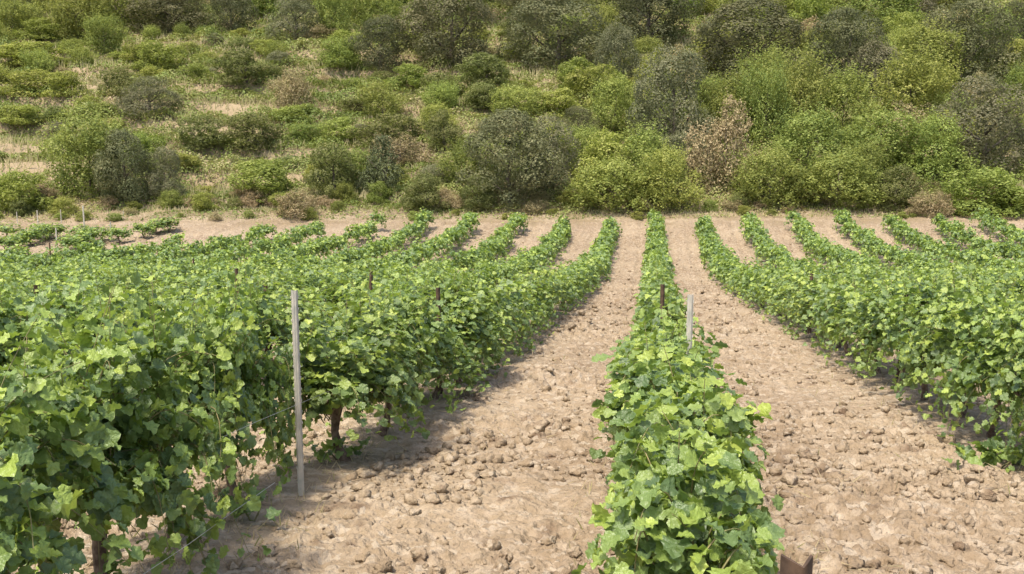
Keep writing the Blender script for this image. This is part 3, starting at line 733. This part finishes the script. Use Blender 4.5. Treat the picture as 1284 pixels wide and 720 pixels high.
# kind, centre x, foot y, width, height (pixels of the 1284 px photograph), label, short name used by its neighbours
NAMED = [
 ('oak', 206, 50, 86, 62, 'dark rounded oak at the top left of the hillside', 'the dark oak at the top left'),
 ('sapling', 92, 64, 66, 72, 'light green open tree with a pale thin trunk, left of the top dark oak', 'the light green tree at the top left'),
 ('thicket', 44, 38, 30, 24, 'small dark bush left of the light green tree at the top left', None),
 ('oak', 288, 46, 52, 60, 'dark oak just right of the rounded dark oak at the top left', 'the second dark oak at the top left'),
 ('greyoak', 368, 60, 66, 66, 'grey-green oak between the dark top left oaks and the light saplings', 'the grey-green oak near the top'),
 ('dry', 402, 60, 38, 22, 'pale yellowish flat-topped shrub below the grey-green oak', None),
 ('bramble', 28, 90, 90, 34, 'broad yellow-green bramble patch on the upper left terrace', 'the upper left bramble patch'),
 ('bramble', 30, 120, 84, 36, 'bramble patch with dark underside on the second left terrace', None),
 ('thicket', 148, 124, 58, 40, 'rounded green bush on the terrace below the top left oaks', 'the rounded green terrace bush'),
 ('thicket', 306, 120, 76, 46, 'dark leafy bush in the middle of the left hillside', 'the dark bush of the left hillside'),
 ('greyoak', 180, 150, 74, 52, 'wispy grey olive-like shrub on the middle left terrace', 'the wispy grey shrub'),
 ('dry', 366, 142, 54, 56, 'tan wispy half-dry shrub with bare twigs in the middle left', 'the tan half-dry shrub'),
 ('thicket', 110, 152, 34, 22, 'small round dark grey-green bush alone on the left terrace', None),
 ('bramble', 20, 172, 70, 24, 'low bright bramble mat above the dry grass strip at the left edge', None),
 ('sapling', 106, 252, 88, 100, 'wide wispy olive-green tree at the foot of the left hillside', 'the wispy olive-green tree'),
 ('oak', 152, 264, 66, 92, 'very dark dense bush at the foot of the left hillside', 'the very dark bush'),
 ('greyoak', 204, 252, 44, 66, 'round pale grey-green shrub just right of the very dark bush', 'the pale grey-green shrub'),
 ('thicket', 245, 198, 74, 44, 'dark green bramble thicket above the pale grey-green shrub', None),
 ('thicket', 315, 200, 86, 46, 'long dark green thicket across the middle left hillside', 'the long dark thicket'),
 ('bramble', 328, 252, 88, 56, 'bright green mounded bramble right of the pale grey-green shrub', 'the bright bramble mound'),
 ('dry', 368, 276, 60, 34, 'brown dry twiggy shrub on the edge of the vineyard', 'the brown twiggy shrub'),
 ('bramble', 18, 270, 80, 52, 'green bramble bank behind the thin posts at the left edge', 'the left edge bramble bank'),
 ('thicket', 418, 252, 70, 72, 'dark leafy bush just left of the conical juniper', 'the dark bush beside the juniper'),
 ('juniper', 480, 248, 62, 82, 'conical dark juniper at the foot of the middle hillside', 'the conical juniper'),
 ('thicket', 533, 268, 60, 50, 'rounded mid-green bush right of the conical juniper', 'the mid-green bush'),
 ('thicket', 598, 266, 48, 46, 'small fresh green bush hugging the big dark evergreen', None),
 ('oak', 640, 266, 118, 120, 'big dark evergreen bush with grey frosted tips at the vineyard edge', 'the big dark evergreen bush'),
 ('greyoak', 694, 246, 66, 96, 'greyer evergreen leaning against the back of the big dark bush', 'the greyer evergreen'),
 ('thicket', 557, 198, 46, 52, 'ivy-green bush above and left of the big dark evergreen', 'the ivy-green bush'),
 ('thicket', 482, 186, 100, 42, 'dark green bramble strip above the conical juniper', 'the bramble strip'),
 ('bramble', 420, 186, 60, 38, 'bright bramble patch left of the dark bramble strip', None),
 ('oak', 564, 98, 110, 110, 'large round brownish oak in the upper middle of the hillside', 'the large brownish oak'),
 ('oak', 476, 100, 68, 68, 'medium oak left of the large brownish oak', 'the medium oak'),
 ('sapling', 420, 54, 50, 70, 'pale green slender tree near the top, left of the large oaks', 'the slender pale tree'),
 ('sapling', 478, 50, 60, 62, 'light green tree touching the top edge left of the brownish oak', 'the light green top tree'),
 ('bramble', 515, 122, 66, 34, 'yellow-green bush under the large brownish oak', None),
 ('thicket', 610, 118, 80, 40, 'dark low bush right below the large brownish oak', 'the dark low bush'),
 ('oak', 700, 90, 114, 96, 'wide olive-brown oak right of the large brownish oak', 'the wide olive-brown oak'),
 ('bramble', 722, 120, 70, 44, 'yellow-green bush under the wide olive-brown oak', None),
 ('greyoak', 778, 114, 56, 82, 'greyish oak between the wide oak and the dark top oak', 'the greyish oak'),
 ('oak', 818, 64, 108, 92, 'darkest oak at the top right of the middle', 'the darkest top oak'),
 ('greyoak', 848, 200, 98, 136, 'large grey-olive oak standing alone right of the middle', 'the large grey-olive oak'),
 ('shrub', 772, 178, 58, 70, 'golden-green small tree left of the large grey-olive oak', 'the golden-green tree'),
 ('oak', 727, 184, 46, 46, 'small dark shrub above the greyer evergreen', None),
 ('bramble', 700, 150, 70, 36, 'rough green bush in the gap above the small dark shrub', None),
 ('shrub', 770, 268, 90, 66, 'loose pale olive shrub right of the big dark evergreen', 'the loose olive shrub'),
 ('shrub', 836, 268, 76, 74, 'straw-tinted green shrub below the large grey-olive oak', 'the straw-tinted shrub'),
 ('oak', 942, 128, 146, 114, 'broadest domed oak in the upper right of the hillside', 'the broad domed oak'),
 ('oak', 1068, 116, 86, 100, 'brownish oak right of the broad domed oak', 'the brownish right oak'),
 ('greyoak', 1104, 126, 72, 74, 'mottled oak in front of the brownish right oak', 'the mottled oak'),
 ('oak', 1214, 120, 106, 112, 'dark full oak in the upper right corner', 'the dark right oak'),
 ('shrub', 1164, 122, 88, 74, 'yellow-green tree left of the dark upper right oak', 'the yellow-green tree'),
 ('oak', 1278, 66, 50, 62, 'oak cut by the right edge at the top', None),
 ('sapling', 962, 200, 66, 110, 'thin sapling with yellow-green shoots below the broad domed oak', 'the thin sapling'),
 ('sapling', 1002, 190, 66, 114, 'taller yellow-green sapling with upright shoots', 'the taller sapling'),
 ('sapling', 1060, 182, 80, 84, 'light green young tree in the middle of the right thicket', 'the light young tree'),
 ('sapling', 1146, 170, 90, 92, 'brightest yellow-green tree on the right hillside', 'the brightest tree'),
 ('shrub', 1108, 226, 90, 84, 'dense olive-green shrub under the brightest yellow-green tree', 'the dense olive shrub'),
 ('shrub', 1020, 236, 92, 86, 'olive shrub with yellow shoots in the right thicket', 'the yellow-shoot shrub'),
 ('dry', 912, 246, 84, 120, 'reddish-brown shrub with pinkish tips right of the large grey-olive oak', 'the reddish-brown shrub'),
 ('shrub', 972, 264, 80, 74, 'mixed green and brown shrub at the foot of the right hillside', 'the mixed shrub'),
 ('shrub', 1058, 266, 90, 66, 'yellowish-green shrub behind the right vine rows', 'the yellowish shrub'),
 ('thicket', 1128, 266, 72, 56, 'dark green bush at the foot of the right hillside', 'the dark right bush'),
 ('shrub', 1178, 240, 80, 80, 'olive-green shrub left of the grey oak at the right edge', 'the olive edge shrub'),
 ('greyoak', 1246, 226, 118, 122, 'big grey oak at the right edge of the hillside', 'the big grey edge oak'),
 ('bramble', 1240, 272, 110, 62, 'fresh bright green bush at the right edge behind the vines', 'the fresh green edge bush'),
 ('dry', 1170, 272, 56, 34, 'low reddish dry shrub left of the fresh green edge bush', None),
]
anchors = []
for kind, px, py, wp, hp, label, short in NAMED:
    u, v, z = on_ground(px, py)
    D = project((u, v, z))[2]
    w = wp * D / FOC * (1.08 if kind in ('bramble', 'thicket', 'dry') else 1.26); h = hp * D / FOC * .98
    plant(kind, u, v + w * .2, w, h, label, 'oaks on the hillside' if kind == 'oak' else None)
    anchors.append((px, py - hp * .4, short or label.split(' on ')[0].split(' at ')[0], u, v))
anchors = [a for a in anchors if a[2].startswith('the ')]
# smaller repeats filling the slope between them
WORDS = {'oak': 'dark evergreen oak', 'greyoak': 'grey-green evergreen shrub', 'bramble': 'yellow-green bramble mound', 'thicket': 'dark green leafy bush',
         'sapling': 'light green young tree', 'shrub': 'olive-green shrub', 'dry': 'dry brownish shrub'}
used = set()
def fill(n, v0, v1, a0, a1, kinds, wr, hr, dens=.36):
    tries = 0; done = 0
    while done < n and tries < n * 40:
        tries += 1
        v = math.sqrt(rnd.uniform(v0 ** 2, v1 ** 2)); u = v * rnd.uniform(a0, a1); w = rnd.uniform(*wr) * (.8 + v / 300)
        if any((u - q[0]) ** 2 + ((v - q[1]) * .85) ** 2 < ((w + q[2]) * dens) ** 2 for q in placed): continue
        if any(((u - a) / (c + w * .4)) ** 2 + ((v - b) / (d + w * .3)) ** 2 < 1 for a, b, c, d in CLEAR): continue
        kind = rnd.choice(kinds); h = w * rnd.uniform(*hr)
        if kind in ('oak', 'sapling'): h *= 1.35
        x, y, D = project((u, v, T(u, v) + h * .5))
        if y < -50 : continue
        size = 'small' if w < (wr[0] + (wr[1] - wr[0]) * .4) * (.8 + v / 300) else 'fuller'
        for A in sorted(anchors, key=lambda q: (q[0] - x) ** 2 + (q[1] - y) ** 2)[:9]:
            dx, dy = x - A[0], y - A[1]
            rel = ('right of' if dx > 0 else 'left of') if abs(dx) > abs(dy) else ('downhill of' if dy > 0 else 'uphill of')
            near = 'just ' if math.hypot(dx, dy) < 45 else ''
            lab = f'{size} {WORDS[kind]} {near}{rel} {A[2]}'
            if lab not in used: break
        used.add(lab)
        plant(kind, u, v, w, h, lab, WORDS[kind] + ' kind filling the hillside')
        done += 1
fill(120, 66, 112, -.58, .02, ['bramble', 'bramble', 'thicket', 'bramble', 'shrub', 'greyoak', 'shrub', 'bramble', 'dry', 'sapling'], (1.8, 5.0), (.32, .6), .30)
fill(90, 66, 112, .0, .58, ['shrub', 'shrub', 'bramble', 'thicket', 'sapling', 'shrub', 'greyoak', 'dry', 'bramble'], (2.2, 5.5), (.5, .85), .30)
fill(90, 110, 150, -.58, .58, ['oak', 'oak', 'sapling', 'shrub', 'greyoak', 'shrub', 'thicket'], (4, 8.5), (.55, .8), .30)
fill(85, 62.4, 66.5, -.56, .56, ['dry', 'dry', 'bramble', 'thicket', 'dry', 'shrub'], (.9, 2.3), (.4, .75), .16)
fill(26, 60.4, 62.6, -.56, .56, ['dry', 'bramble', 'bramble', 'shrub'], (.5, 1.2), (.4, .7), .2)
fill(40, 150, 190, -.55, .55, ['oak', 'greyoak', 'sapling'], (6, 10), (.7, 1.0))

# young vines of the second plot beyond the left rows
n_ = 0
for px, py in [(8, 318), (24, 312), (40, 308), (58, 303), (70, 300), (86, 318), (98, 313), (112, 308), (126, 304), (10, 300), (180, 300), (196, 294), (212, 292), (50, 300), (104, 302), (150, 306)]:
    u, v, z = on_ground(px, py, 40)
    fo, tr, sh = LOWV[n_ % 5]; n_ += 1
    o = empty('young_vine', (u, v, z), rnd.uniform(0, 3), (1.3, 1.3, .75))
    tag(o, f'low young grapevine, {ordinal(n_)} from the left side of the small plot below the hillside', 'grapevine', 'young vines in the small plot beyond the left rows')
    link('foliage', fo, o); link('trunk', tr, o)
print('objects', len(bpy.data.objects), 'vines', len(slots))
